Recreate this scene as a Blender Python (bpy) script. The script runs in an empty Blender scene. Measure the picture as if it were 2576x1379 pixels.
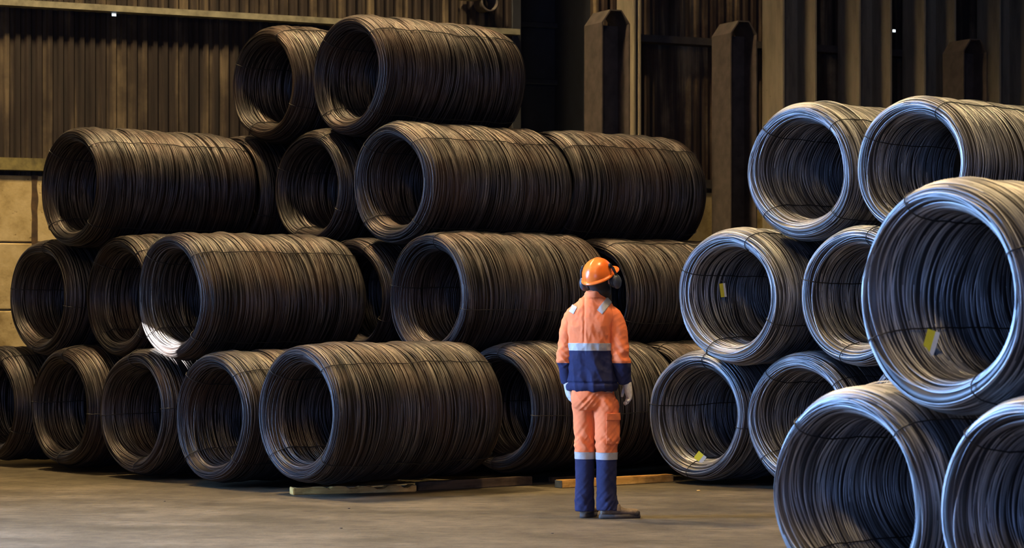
import bpy, bmesh, math, random
import numpy as np
from mathutils import Vector, Matrix, noise

# ------------------------------------------------------------------ camera, world, light, exposure
scene = bpy.context.scene
C = scene.collection
F = 5800.0            # focal length in pixels of the 2576 px wide frame
H = 1.495             # camera height
YH = 770.0            # pixel row of the horizon

cam_data = bpy.data.cameras.new('camera')
cam = bpy.data.objects.new('camera', cam_data)
C.objects.link(cam)
cam.location = (0, 0, H)
cam.rotation_euler = (math.radians(90), 0, 0)
cam_data.sensor_width = 36.0
cam_data.lens = F / 2576 * 36.0
cam_data.shift_y = (YH - 689.5) / 2576
cam_data.clip_end = 200
cam_data.dof.use_dof = True
cam_data.dof.focus_distance = 17.6
cam_data.dof.aperture_fstop = 4.0
scene.camera = cam

world = bpy.data.worlds.new('daylight')
scene.world = world
world.use_nodes = True
world.node_tree.nodes['Background'].inputs[0].default_value = (0.75, 0.88, 1.0, 1)
world.node_tree.nodes['Background'].inputs[1].default_value = 2.5

vs = scene.view_settings
vs.view_transform = 'Standard'
vs.look = 'None'
vs.gamma = 1.0
vs.use_curve_mapping = False
vs.exposure = 0.0
scene.cycles.diffuse_bounces = 2
scene.cycles.glossy_bounces = 2


def lamp(name, kind, loc, target, energy, color, size=1.0, size_y=None):
    d = bpy.data.lights.new(name, kind)
    d.energy = energy
    d.color = color
    if kind == 'AREA':
        d.size = size
        if size_y:
            d.shape = 'RECTANGLE'
            d.size_y = size_y
        else:
            d.shape = 'DISK'
    o = bpy.data.objects.new(name, d)
    C.objects.link(o)
    o.location = loc
    o.rotation_euler = (Vector(target) - Vector(loc)).to_track_quat('-Z', 'Y').to_euler()
    return o


WARM = (1.0, 0.72, 0.36)
COOL = (0.24, 0.48, 1.0)


def high_bay(x, y, energy, cone, tx=0.0, ty=0.0, z=12.6):
    o = lamp('high_bay_lamp', 'SPOT', (x, y, z), (x + tx, y + ty, 0), energy, WARM)
    o.data.spot_size = math.radians(cone)
    o.data.spot_blend = 0.6
    o.data.shadow_soft_size = 0.6


# sodium high-bay lamps under the roof, each in a deep reflector
high_bay(-6.5, 11.0, 2600, 95)
high_bay(-5.2, 20.0, 9000, 130)
high_bay(3.4, 15.6, 3900, 78)
high_bay(0.3, 10.5, 1200, 90)
high_bay(-0.5, 5.0, 1000, 90, 0.3, 9.0, 9.5)
high_bay(-2.0, 21.6, 2300, 125)
# cool daylight from the left; its panel is added and its spread narrowed
panel = lamp('daylight_from_left', 'AREA', (-8.85, 14.0, 3.0), (1.6, 11.0, 1.2), 3300, COOL, 4.0, 4.6)
panel.data.spread = math.radians(116)  # narrowed to keep the blue off the dark pile
# added weak blue fill from behind the camera for the coil flanks
lamp('added_cool_fill', 'AREA', (-1.5, -8.8, 2.6), (-1.0, 20.0, 1.6), 950, (0.26, 0.42, 1.0), 7.0, 4.6)
# the low sun that finds one gap in the left wall
SUN_DIR = Vector((-0.86, -0.36, 0.40)).normalized()      # towards the sun
sun = lamp('sun', 'SUN', (-30, 5, 15), (0, 0, 0), 110.0, (0.93, 0.97, 1.0))
sun.rotation_euler = (-SUN_DIR).to_track_quat('-Z', 'Y').to_euler()
sun.data.angle = math.radians(0.3)


def at(px, py, d):
    """pixel and depth -> point in the hall"""
    return Vector(((px - 1288) / F * d, d, H - (py - YH) / F * d))


# ------------------------------------------------------------------ helpers
def link(o, parent=None):
    C.objects.link(o)
    if parent is not None:
        o.parent = parent
    return o


def tag(o, label=None, cat=None, group=None, kind=None):
    if label: o['label'] = label
    if cat: o['category'] = cat
    if group: o['group'] = group
    if kind: o['kind'] = kind
    return o


def empty(name, loc=(0, 0, 0), rz=0.0, label=None, cat=None, group=None):
    o = bpy.data.objects.new(name, None)
    o.empty_display_size = 0.1
    o.location = loc
    o.rotation_euler = (0, 0, rz)
    link(o)
    return tag(o, label, cat, group)


def obj(name, me, mat=None, parent=None, loc=None, rot=None):
    if mat is not None and not me.materials:
        for m in (mat if isinstance(mat, (list, tuple)) else [mat]):
            me.materials.append(m)
    o = bpy.data.objects.new(name, me)
    if loc is not None: o.location = loc
    if rot is not None: o.rotation_euler = rot
    return link(o, parent)


def pymesh(name, verts, faces, smooth=False):
    me = bpy.data.meshes.new(name)
    me.from_pydata([tuple(v) for v in verts], [], [tuple(f) for f in faces])
    me.update()
    if smooth:
        me.polygons.foreach_set('use_smooth', [True] * len(me.polygons))
    return me


def quadmesh(name, co, quads, smooth=True):
    """fast mesh from numpy arrays"""
    me = bpy.data.meshes.new(name)
    co = np.ascontiguousarray(co, dtype=np.float32)
    quads = np.ascontiguousarray(quads, dtype=np.int32)
    n = len(quads)
    me.vertices.add(len(co))
    me.vertices.foreach_set('co', co.ravel())
    me.loops.add(n * 4)
    me.loops.foreach_set('vertex_index', quads.ravel())
    me.polygons.add(n)
    me.polygons.foreach_set('loop_start', np.arange(0, n * 4, 4, dtype=np.int32))
    me.polygons.foreach_set('loop_total', np.full(n, 4, dtype=np.int32))
    if smooth:
        me.polygons.foreach_set('use_smooth', np.ones(n, dtype=bool))
    me.update(calc_edges=True)
    return me


def bm_mesh(name, bm, smooth=False):
    me = bpy.data.meshes.new(name)
    bm.normal_update()
    bm.to_mesh(me)
    bm.free()
    if smooth:
        me.polygons.foreach_set('use_smooth', [True] * len(me.polygons))
    return me


def box_bm(bm, lo, hi):
    r = bmesh.ops.create_cube(bm, size=1)
    lo, hi = Vector(lo), Vector(hi)
    for v in r['verts']:
        v.co = Vector(((v.co.x + .5) * (hi.x - lo.x) + lo.x, (v.co.y + .5) * (hi.y - lo.y) + lo.y,
                       (v.co.z + .5) * (hi.z - lo.z) + lo.z))
    return r['verts']


def box_mesh(name, lo, hi, bevel=0.0, segs=1):
    bm = bmesh.new()
    box_bm(bm, lo, hi)
    if bevel:
        bmesh.ops.bevel(bm, geom=bm.edges[:], offset=bevel, segments=segs, affect='EDGES', clamp_overlap=True)
    return bm_mesh(name, bm)


def tube_mesh(name, pts, rad, sides=8, closed=False):
    """a round rod along a list of points; rad a number or one per point"""
    pts = [Vector(p) for p in pts]
    n = len(pts)
    rads = rad if isinstance(rad, (list, tuple)) else [rad] * n
    co, quads = [], []
    up = Vector((0.13, 0.21, 0.97))
    prev = None
    for i, p in enumerate(pts):
        a = pts[(i - 1) % n] if (closed or i > 0) else p
        b = pts[(i + 1) % n] if (closed or i < n - 1) else p
        t = (b - a).normalized()
        if prev is None:
            s = t.cross(up).normalized()
        else:
            s = (prev - t * prev.dot(t)).normalized()
        prev = s
        w = t.cross(s)
        for k in range(sides):
            q = 2 * math.pi * k / sides
            co.append(p + (s * math.cos(q) + w * math.sin(q)) * rads[i])
    m = n if closed else n - 1
    for i in range(m):
        j = (i + 1) % n
        for k in range(sides):
            l = (k + 1) % sides
            quads.append((i * sides + k, i * sides + l, j * sides + l, j * sides + k))
    if not closed:
        quads.append(tuple(range(sides)))
        quads.append(tuple(reversed(range((n - 1) * sides, n * sides))))
    return pymesh(name, co, quads, True)


# ------------------------------------------------------------------ materials
class N:
    """small node-graph helper"""
    def __init__(self, name):
        self.m = bpy.data.materials.new(name)
        self.m.use_nodes = True
        self.t = self.m.node_tree
        self.b = self.t.nodes['Principled BSDF']

    def node(self, typ, **kw):
        n = self.t.nodes.new(typ)
        for k, v in kw.items():
            setattr(n, k, v)
        return n

    def link(self, a, b):
        self.t.links.new(a, b)

    def coord(self, scale=(1, 1, 1), kind='Object'):
        tc = self.node('ShaderNodeTexCoord')
        mp = self.node('ShaderNodeMapping')
        mp.inputs['Scale'].default_value = scale
        self.link(tc.outputs[kind], mp.inputs['Vector'])
        return mp.outputs['Vector']

    def noise(self, scale, detail=4, vec=None, rough=0.55):
        n = self.node('ShaderNodeTexNoise')
        n.inputs['Scale'].default_value = scale
        n.inputs['Detail'].default_value = detail
        n.inputs['Roughness'].default_value = rough
        if vec is not None: self.link(vec, n.inputs['Vector'])
        return n.outputs['Fac']

    def ramp(self, fac, stops):
        r = self.node('ShaderNodeValToRGB')
        el = r.color_ramp.elements
        while len(el) > 1: el.remove(el[-1])
        el[0].position, el[0].color = stops[0][0], (*stops[0][1], 1)
        for p, c in stops[1:]:
            e = el.new(p)
            e.color = (*c, 1)
        self.link(fac, r.inputs['Fac'])
        return r.outputs['Color']

    def mix(self, fac, a, b, mode='MIX'):
        n = self.node('ShaderNodeMix', data_type='RGBA', blend_type=mode)
        for sock, v in ((n.inputs[0], fac), (n.inputs[6], a), (n.inputs[7], b)):
            if hasattr(v, 'is_output'):
                self.link(v, sock)
            elif isinstance(v, (int, float)):
                sock.default_value = v
            else:
                sock.default_value = (*v, 1)
        return n.outputs[2]

    def math(self, op, a, b=0.0, clamp=False):
        n = self.node('ShaderNodeMath', operation=op, use_clamp=clamp)
        for sock, v in ((n.inputs[0], a), (n.inputs[1], b)):
            if hasattr(v, 'is_output'): self.link(v, sock)
            else: sock.default_value = v
        return n.outputs[0]

    def bump(self, fac, strength=0.3, dist=0.01):
        b = self.node('ShaderNodeBump')
        b.inputs['Strength'].default_value = strength
        b.inputs['Distance'].default_value = dist
        self.link(fac, b.inputs['Height'])
        self.link(b.outputs['Normal'], self.b.inputs['Normal'])

    def out(self, color=None, rough=0.6, metal=0.0, spec=None):
        if color is not None:
            if hasattr(color, 'is_output'): self.link(color, self.b.inputs['Base Color'])
            else: self.b.inputs['Base Color'].default_value = (*color, 1)
        if hasattr(rough, 'is_output'): self.link(rough, self.b.inputs['Roughness'])
        else: self.b.inputs['Roughness'].default_value = rough
        self.b.inputs['Metallic'].default_value = metal
        if spec is not None: self.b.inputs['Specular IOR Level'].default_value = spec
        return self.m


def plain(name, color, rough=0.6, metal=0.0, var=0.25, scale=30.0, bump=0.0, spec=None):
    n = N(name)
    v = n.noise(scale, 4, n.coord())
    lo = tuple(c * (1 - var) for c in color)
    hi = tuple(min(1, c * (1 + var)) for c in color)
    col = n.ramp(v, [(0.3, lo), (0.7, hi)])
    if bump: n.bump(v, bump, 0.004)
    return n.out(col, rough, metal, spec)


def coil_material(name, dark, mid, light, rust, rust_amt, rough, metal):
    n = N(name)
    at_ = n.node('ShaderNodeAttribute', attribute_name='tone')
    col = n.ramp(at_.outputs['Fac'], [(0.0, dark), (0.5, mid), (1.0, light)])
    oi = n.node('ShaderNodeObjectInfo')
    vec = n.coord((1, 1, 1))
    add = n.node('ShaderNodeVectorMath', operation='ADD')
    n.link(vec, add.inputs[0])
    sc = n.node('ShaderNodeVectorMath', operation='SCALE')
    cmb = n.node('ShaderNodeCombineXYZ')
    for k in range(3): n.link(oi.outputs['Random'], cmb.inputs[k])
    n.link(cmb.outputs[0], sc.inputs[0])
    sc.inputs['Scale'].default_value = 37.0
    n.link(sc.outputs[0], add.inputs[1])
    big = n.noise(2.2, 4, add.outputs[0], 0.6)
    rf = n.ramp(big, [(0.42, (0, 0, 0)), (0.72, (1, 1, 1))])
    rf = n.math('MULTIPLY', rf, rust_amt)
    col = n.mix(rf, col, rust)
    fine = n.noise(140.0, 2, add.outputs[0])
    rg = n.math('MULTIPLY_ADD', fine, 0.25)
    n.t.nodes[-1].inputs[2].default_value = rough - 0.12
    return n.out(col, rg, metal, 0.5)


M = {}
M['coil_dark'] = coil_material('mill_scale_wire_dark', (0.009, 0.008, 0.009), (0.068, 0.061, 0.058),
                               (0.225, 0.198, 0.175), (0.078, 0.046, 0.034), 0.6, 0.46, 0.75)
M['coil_grey'] = coil_material('mill_scale_wire_grey', (0.03, 0.031, 0.035), (0.26, 0.26, 0.265),
                               (0.58, 0.57, 0.54), (0.20, 0.16, 0.11), 0.3, 0.46, 0.65)
M['tie'] = plain('binding_wire', (0.035, 0.032, 0.030), 0.5, 0.6)
M['tie_bright'] = plain('bright_binding_wire', (0.45, 0.43, 0.38), 0.35, 0.8)
M['tag_yellow'] = plain('yellow_tag_card', (0.85, 0.72, 0.03), 0.6, 0, 0.05)
M['tag_white'] = plain('white_tag_card', (0.82, 0.78, 0.66), 0.6, 0, 0.05)


def floor_material():
    n = N('dusty_concrete_floor')
    v = n.coord((0.7, 1.3, 1))
    a = n.noise(1.4, 6, v, 0.62)
    b = n.noise(9.0, 6, n.coord((0.8, 1.2, 1)), 0.65)
    c = n.noise(42.0, 2, n.coord())
    base = n.ramp(a, [(0.36, (0.052, 0.041, 0.023)), (0.50, (0.080, 0.064, 0.039)), (0.64, (0.118, 0.096, 0.062))])
    f = n.ramp(b, [(0.36, (0.60, 0.58, 0.55)), (0.50, (0.98, 0.97, 0.95)), (0.66, (1.20, 1.18, 1.15))])
    col = n.mix(1.0, base, f, 'MULTIPLY')
    spk = n.ramp(c, [(0.29, (0.30, 0.27, 0.25)), (0.36, (1, 1, 1))])
    col = n.mix(1.0, col, spk, 'MULTIPLY')
    cr = n.noise(2.6, 8, n.coord((0.8, 1.2, 1)), 0.75)
    crk = n.ramp(n.math('ABSOLUTE', n.math('SUBTRACT', cr, 0.5)), [(0.0, (0.55, 0.5, 0.45)), (0.012, (1, 1, 1))])
    col = n.mix(0.7, col, n.mix(1.0, col, crk, 'MULTIPLY'))
    n.bump(n.math('ADD', b, n.math('MULTIPLY', c, 0.3)), 0.35, 0.02)
    return n.out(col, 0.62, 0, 0.35)


def sheet_material(name, dark, mid, light, rust):
    n = N(name)
    oi = n.node('ShaderNodeObjectInfo')
    add = n.node('ShaderNodeVectorMath', operation='ADD')
    n.link(n.coord((1, 1, 1)), add.inputs[0])
    cmb = n.node('ShaderNodeCombineXYZ')
    sh = n.math('MULTIPLY', oi.outputs['Random'], 53.0)
    n.link(sh, cmb.inputs[0])
    n.link(sh, cmb.inputs[2])
    n.link(cmb.outputs[0], add.inputs[1])
    mp = n.node('ShaderNodeMapping')
    mp.inputs['Scale'].default_value = (6.5, 1.0, 0.30)
    n.link(add.outputs[0], mp.inputs['Vector'])
    streak = n.noise(1.0, 5, mp.outputs[0], 0.6)
    patch = n.noise(1.3, 5, add.outputs[0], 0.65)
    col = n.ramp(streak, [(0.36, dark), (0.5, mid), (0.64, light)])
    rf = n.ramp(patch, [(0.42, (0, 0, 0)), (0.60, (1, 1, 1))])
    col = n.mix(n.math('MULTIPLY', rf, 0.8), col, rust)
    fine = n.noise(60, 3, add.outputs[0])
    n.bump(fine, 0.15, 0.004)
    return n.out(col, 0.75, 0.0, 0.25)


M['floor'] = floor_material()
M['sheet'] = sheet_material('sooty_rusted_sheet', (0.010, 0.008, 0.008), (0.027, 0.020, 0.017),
                            (0.105, 0.080, 0.050), (0.017, 0.012, 0.011))
M['sheet_lit'] = sheet_material('lit_rusted_sheet', (0.016, 0.012, 0.010), (0.060, 0.044, 0.031),
                                (0.26, 0.19, 0.10), (0.034, 0.020, 0.016))  # paler copy right of the door, lamp light put into the colour
M['girt'] = plain('lit_painted_girt', (0.17, 0.16, 0.11), 0.6, 0, 0.35, 9.0)  # pale left run of the upper girt, lamp light put into the colour
M['girt_moss'] = plain('mossy_girt', (0.115, 0.095, 0.03), 0.8, 0, 0.5, 12.0)
M['girt_dark'] = plain('shaded_girt_and_backing', (0.035, 0.03, 0.028), 0.7, 0, 0.3, 9.0)  # right girts with shade put into the colour; also joint backing and pebbles
M['block'] = None
M['hall'] = plain('hall_shell', (0.055, 0.055, 0.06), 0.9, 0, 0.2, 3.0)
M['door'] = plain('shaded_door_panel', (0.010, 0.012, 0.018), 0.7, 0.0, 0.3, 6.0)  # near-black colour carries the shade of the unlit recess
M['post'] = plain('rusty_post_steel', (0.050, 0.041, 0.037), 0.7, 0.1, 0.4, 7.0)
M['post_in'] = plain('scaled_post_edge', (0.20, 0.14, 0.07), 0.6, 0.3, 0.3, 9.0)
M['stain'] = plain('wet_rust_stain', (0.055, 0.030, 0.010), 0.7, 0, 0.5, 14.0)
M['pale_panel'] = plain('added_translucent_panel', (0.75, 0.82, 0.9), 0.5, 0, 0.05)


def block_material():
    n = N('stained_concrete_block')
    oi = n.node('ShaderNodeObjectInfo')
    add = n.node('ShaderNodeVectorMath', operation='ADD')
    n.link(n.coord(), add.inputs[0])
    cmb = n.node('ShaderNodeCombineXYZ')
    n.link(n.math('MULTIPLY', oi.outputs['Random'], 31.0), cmb.inputs[0])
    n.link(cmb.outputs[0], add.inputs[1])
    a = n.noise(3.0, 6, add.outputs[0], 0.65)
    col = n.ramp(a, [(0.3, (0.17, 0.12, 0.045)), (0.5, (0.36, 0.28, 0.13)), (0.7, (0.46, 0.37, 0.20))])
    p = n.noise(22, 3, add.outputs[0])
    pit = n.ramp(p, [(0.26, (0.3, 0.25, 0.2)), (0.34, (1, 1, 1))])
    col = n.mix(1.0, col, pit, 'MULTIPLY')
    n.bump(p, 0.3, 0.01)
    return n.out(col, 0.85, 0, 0.3)


def column_material():
    n = N('dusty_painted_column')
    v = n.coord((3, 3, 0.5))
    a = n.noise(1.6, 6, v, 0.65)
    b = n.noise(26, 3, n.coord())
    col = n.ramp(a, [(0.28, (0.10, 0.085, 0.062)), (0.5, (0.20, 0.175, 0.125)), (0.72, (0.27, 0.235, 0.165))])
    sp = n.ramp(b, [(0.25, (0.4, 0.35, 0.3)), (0.33, (1, 1, 1))])
    return n.out(n.mix(0.7, col, n.mix(1.0, col, sp, 'MULTIPLY')), 0.75, 0, 0.3)


def timber_material(name, a, b, c):
    n = N(name)
    g = n.noise(3.0, 6, n.coord((0.8, 12, 12)), 0.65)
    s = n.noise(5.0, 4, n.coord((1, 2, 2)), 0.6)
    col = n.ramp(g, [(0.3, a), (0.55, b), (0.75, c)])
    st = n.ramp(s, [(0.38, (0.35, 0.28, 0.15)), (0.52, (1, 1, 1))])
    n.bump(g, 0.3, 0.004)
    return n.out(n.mix(0.55, col, n.mix(1.0, col, st, 'MULTIPLY')), 0.7, 0, 0.3)


M['block'] = block_material()
M['column'] = column_material()
M['timber'] = timber_material('pale_timber', (0.60, 0.31, 0.075), (0.80, 0.46, 0.13), (0.85, 0.55, 0.21))
M['timber_old'] = timber_material('old_dark_timber', (0.05, 0.032, 0.018), (0.085, 0.055, 0.032), (0.13, 0.085, 0.05))
M['end_paint'] = plain('blue_grey_end_paint', (0.075, 0.10, 0.125), 0.6, 0, 0.2)

# ------------------------------------------------------------------ the hall
floor = obj('floor', box_mesh('floor', (-13, -9, -0.2), (16, 36, 0)), M['floor'])
tag(floor, 'dusty tan concrete floor of the steel store', kind='structure')

WP = Vector((-5.5, 24.8, 0))                      # a point of the back wall
WE = Vector((0.898, 0.44, 0)).normalized()        # along the wall, to the right
WN = Vector((WE.y, -WE.x, 0))                     # out of the wall, into the hall
WROT = math.atan2(WE.y, WE.x)


def wall_s(px, off=0.0):
    """distance along the wall at which a line 'off' metres in front of it is seen at pixel column px"""
    k = (px - 1288) / F
    a = WP + WN * off
    return (k * a.y - a.x) / (WE.x - k * WE.y)


wall = empty('wall_back', WP, WROT)
tag(wall, 'back wall of sooty corrugated sheet over pale concrete blocks', kind='structure')
GIRT_LO, GIRT_HI = 3.02, 4.74
PER, DEP, SHEETW = 0.118, 0.030, 0.118 * 8


def sheet_mesh(name, z0, z1, holes=()):
    prof = []
    for k in range(8):
        x = k * PER
        prof += [(x, 0), (x + PER * .30, 0), (x + PER * .45, -DEP), (x + PER * .85, -DEP)]
    prof.append((8 * PER, 0))
    zs = sorted({z0, z1} | {z for h in holes for z in (h[1] - h[2], h[1] + h[2])})
    vs_, fs = [], []
    for z in zs:
        for x, y in prof: vs_.append((x, y, z))
    n = len(prof)
    for r in range(len(zs) - 1):
        for i in range(n - 1):
            zc = (zs[r] + zs[r + 1]) / 2
            if any(h[0] == i and abs(zc - h[1]) < h[2] for h in holes): continue
            fs.append((r * n + i, r * n + i + 1, (r + 1) * n + i + 1, (r + 1) * n + i))
    return pymesh(name, vs_, fs)


DOOR0, DOOR1 = wall_s(1306), wall_s(1500)
lo_sheet = sheet_mesh('sheet_low', GIRT_LO - 0.16, GIRT_HI)
hi_sheet = sheet_mesh('sheet_high', GIRT_HI, 8.6)
for m_ in (lo_sheet, hi_sheet): m_.materials.append(M['sheet'])
lo_lit, hi_lit = sheet_mesh('sheet_low_lit', GIRT_LO - 0.16, GIRT_HI), sheet_mesh('sheet_high_lit', GIRT_HI, 8.6)
for m_ in (lo_lit, hi_lit): m_.materials.append(M['sheet_lit'])
gaps = []
for px, py in ((290, 31), (2242, 78), (2378, 87), (2571, 100)):
    s = wall_s(px)
    p = WP + WE * s
    gaps.append((s, at(px, py, p.y).z))
starts = []
s = -3.2
while s < 17.5:
    starts.append(s)
    s += SHEETW
for s in starts:
    c = s + SHEETW / 2
    if DOOR0 < c < DOOR1: continue
    for lowrow, base in ((True, lo_lit), (False, hi_lit)) if c > DOOR1 else ((True, lo_sheet), (False, hi_sheet)):
        hl = []
        for gs, gz in gaps:
            if s <= gs < s + SHEETW and (gz < GIRT_HI) == lowrow:
                hl.append((int((gs - s) / PER) * 4 + 2, gz - (0.03 if gs < 4 else 0), 0.016))
        me = base
        if hl:
            me = sheet_mesh('sheet_with_gap', GIRT_LO - 0.16 if lowrow else GIRT_HI, GIRT_HI if lowrow else 8.6, hl)
            me.materials.append(M['sheet'])
        obj('corrugated_sheet', me, None, wall, (s, 0, 0))

# concrete blocks under the sheets
BW, BH = 1.46, 0.725
b0 = wall_s(80) - 0.008 - 2 * BW
blk = box_mesh('concrete_block', (0.012, -0.16, 0.006), (BW - 0.012, -0.05, BH - 0.006), 0.012)
blk.materials.append(M['block'])
for r in range(4):
    for k in range(14):
        obj('concrete_block', blk, None, wall, (b0 + k * BW, 0, r * BH))
obj('joint_backing', box_mesh('joint_backing', (b0, -0.10, 0), (b0 + 14 * BW, -0.05, 4 * BH)), M['girt_dark'], wall)
# damp rusty stain that runs down the joint beside the far left block
sx0 = b0 + 2 * BW
sv, sf = [], []
for i in range(41):
    z = 1.35 + (2.9 - 1.35) * i / 40
    l_ = -0.035 + 0.022 * noise.noise(Vector((z * 6, 1, 0)))
    r_ = 0.030 + 0.016 * noise.noise(Vector((z * 7, 5, 2)))
    for x, y in ((l_, -0.156), (l_, -0.164), (r_, -0.164), (r_, -0.156)): sv.append((sx0 + x, y, z))
    if i:
        a = (i - 1) * 4
        for k in range(4): sf.append((a + k, a + (k + 1) % 4, a + 4 + (k + 1) % 4, a + 4 + k))
obj('rust_stain', pymesh('rust_stain', sv, sf), M['stain'], wall)
# girts
def girt(x0, x1, z, h, out, mat):
    bm = bmesh.new()
    box_bm(bm, (x0, -out, z), (x1, 0.0, z + 0.012))
    box_bm(bm, (x0, -out, z + 0.012), (x1, -out + 0.012, z + h))
    box_bm(bm, (x0, -out, z + h), (x1, 0.0, z + h + 0.012))
    return obj('girt', bm_mesh('girt', bm), mat, wall)


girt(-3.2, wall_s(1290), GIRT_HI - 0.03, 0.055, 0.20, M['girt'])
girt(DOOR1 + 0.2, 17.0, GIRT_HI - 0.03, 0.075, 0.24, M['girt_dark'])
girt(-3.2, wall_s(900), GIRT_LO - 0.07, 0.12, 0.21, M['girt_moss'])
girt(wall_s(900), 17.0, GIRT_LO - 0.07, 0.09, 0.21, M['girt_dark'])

# dark door recess between sheets, its shade put into the near-black panel
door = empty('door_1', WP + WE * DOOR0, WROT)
tag(door, 'tall dark door recess with horizontal rails', kind='structure')
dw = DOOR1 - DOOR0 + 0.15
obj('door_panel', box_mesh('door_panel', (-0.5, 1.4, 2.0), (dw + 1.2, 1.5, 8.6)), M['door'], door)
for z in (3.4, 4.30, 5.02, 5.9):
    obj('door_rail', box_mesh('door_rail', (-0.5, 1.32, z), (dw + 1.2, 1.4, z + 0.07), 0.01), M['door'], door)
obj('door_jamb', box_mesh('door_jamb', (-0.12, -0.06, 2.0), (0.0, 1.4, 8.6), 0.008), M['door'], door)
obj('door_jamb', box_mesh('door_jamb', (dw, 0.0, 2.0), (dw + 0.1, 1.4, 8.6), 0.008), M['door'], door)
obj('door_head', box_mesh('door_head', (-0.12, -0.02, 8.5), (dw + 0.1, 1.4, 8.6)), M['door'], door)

# the rest of the shell, out of the picture
c0 = WP + WE * -9.5
c1 = WP + WE * 24
def shell(name, lo, hi, label):
    o = obj(name, box_mesh(name, lo, hi), M['hall'])
    return tag(o, label, kind='structure')


shell('ceiling', (-13.2, -9.2, 13.4), (16.2, 37, 13.7), 'dark sheet roof of the store')
shell('wall_right', (16, -9.2, 0), (16.3, 37, 13.4), 'right wall of the store')
shell('wall_front', (-13.2, -9.3, 0), (16.2, -9, 13.4), 'wall behind the photographer')
# left wall with one gap for the sun
gy0, gy1, gz0, gz1 = 16.63, 17.52, 3.87, 4.15
wl = bmesh.new()
box_bm(wl, (-9.2, -9.2, 0), (-9.0, gy0, 13.4))
box_bm(wl, (-9.2, gy1, 0), (-9.0, 24, 13.4))
box_bm(wl, (-9.2, gy0, 0), (-9.0, gy1, gz0))
box_bm(wl, (-9.2, gy0, gz1), (-9.0, gy1, 13.4))
tag(obj('wall_left', bm_mesh('wall_left', wl), M['hall']), 'left wall of the store with a small sunlit gap', kind='structure')
tag(obj('added_panel_1', box_mesh('added_panel_1', (-8.99, 12.0, 0.7), (-8.94, 16.0, 5.3)), M['pale_panel']),
    'added panel standing in for the daylight opening in the left wall', kind='structure')  # added unseen panel behind the left daylight


# building columns: H sections standing against the wall
def h_column(px, label, depth=0.47, width=0.50, off=0.72):
    s = wall_s(px, off)
    root = empty('steel_column', WP + WE * s + WN * off, WROT, label, 'column', 'building columns along the back wall')
    # local x along wall, local -y into the hall; the near-left arris is at the origin
    obj('flange', box_mesh('flange', (0, 0, 0), (0.028, depth, 13.4), 0.003), M['column'], root)
    obj('flange', box_mesh('flange', (width - 0.028, 0, 0), (width, depth, 13.4), 0.003), M['column'], root)
    obj('web', box_mesh('web', (0.028, depth * .86 - .012, 0), (width - 0.028, depth * .86 + .012, 13.4)), M['column'], root)
    obj('base_plate', box_mesh('base_plate', (-0.08, -0.06, 0), (width + 0.08, depth + 0.06, 0.03), 0.004), M['column'], root)
    return root


h_column(1594, 'greenish steel column half hidden behind the chamfered post next to the dark door', 0.42, 0.10)
h_column(1969, 'pale dusty steel column nearest the post with a brown hollow')
h_column(2161, 'pale dusty steel column standing between two others with sooty sheet at both sides')
h_column(2325, 'brownish steel column with small bolt holes near its top')
h_column(2514, 'speckled grey steel column beside the post with a bright hollow edge')


# storage posts: folded plate channels with chamfered heads
def post(px, py_top, label, off=1.95, depth=0.42, width=0.36):
    s = wall_s(px, off)
    p = WP + WE * s + WN * off
    top = at(px, py_top, p.y).z
    root = empty('storage_post', p, WROT, label, 'post', 'storage posts in front of the back wall')
    ch, t = 0.15, 0.014
    outline = [(0, 0), (0, top - ch), (width * .30, top), (width * .70, top), (width, top - ch), (width, 0)]
    inner = [(t, 0), (t, top - ch - t * .4), (width * .30 + t * .5, top - t), (width * .70 - t * .5, top - t),
             (width - t, top - ch - t * .4), (width - t, 0)]
    n = len(outline)
    vv = []
    for y in (0, depth):
        vv += [(x, y, z) for x, z in outline] + [(x, y, z) for x, z in inner]
    ff = []
    for i in range(n - 1):
        a, b, c, d = i, i + 1, n + i + 1, n + i
        ff.append((a, d, c, b))                                        # front rim
        ff.append((2 * n + a, 2 * n + b, 2 * n + c, 2 * n + d))        # back rim
        ff.append((a, b, 2 * n + b, 2 * n + a))                        # outside
        ff.append((d, 2 * n + d, 2 * n + c, c))                        # inside
    obj('folded_shell', pymesh('folded_shell', vv, ff), M['post'], root)
    obj('back_plate', box_mesh('back_plate', (t, depth * .62, 0), (width - t, depth * .62 + .014, top - ch)), M['post'], root)
    obj('base_plate', box_mesh('base_plate', (-0.1, -0.08, 0), (width + 0.1, depth + 0.08, 0.025), 0.004), M['post'], root)
    return root


post(1514, 22, 'rusty steel storage post with chamfered head beside the dark door')
post(1838, 50, 'brown steel storage post with chamfered head rising behind the grey and dark piles')
post(2424, 96, 'rusty storage post with chamfered head and bright hollow edge between two columns')

# short duct end on the wall above the topmost coil
ds = wall_s(1206)
dp = WP + WE * ds
duct = bpy.data.objects.new('duct_stub', None)
link(duct, wall)
duct.location = (ds, -0.25, at(1206, 6, dp.y - 0.25).z)
ring = []
for rr, y in ((0.10, 0.20), (0.10, -0.02), (0.112, -0.03), (0.112, -0.05), (0.09, -0.05), (0.088, 0.20)):
    ring.append((rr, y))
vv, ff = [], []
for k in range(28):
    q = 2 * math.pi * k / 28
    vv += [(r * math.cos(q), y, r * math.sin(q)) for r, y in ring]
for k in range(28):
    l = (k + 1) % 28
    for i in range(5): ff.append((k * 6 + i, l * 6 + i, l * 6 + i + 1, k * 6 + i + 1))
obj('duct_pipe', pymesh('duct_pipe', vv, ff, True), M['post'], duct)
obj('duct_bracket', box_mesh('duct_bracket', (-0.33, 0.0, 0.03), (-0.10, 0.19, 0.055), 0.004), M['column'], duct)

# ------------------------------------------------------------------ coils of wire rod
R, RIN = 0.575, 0.410


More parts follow.
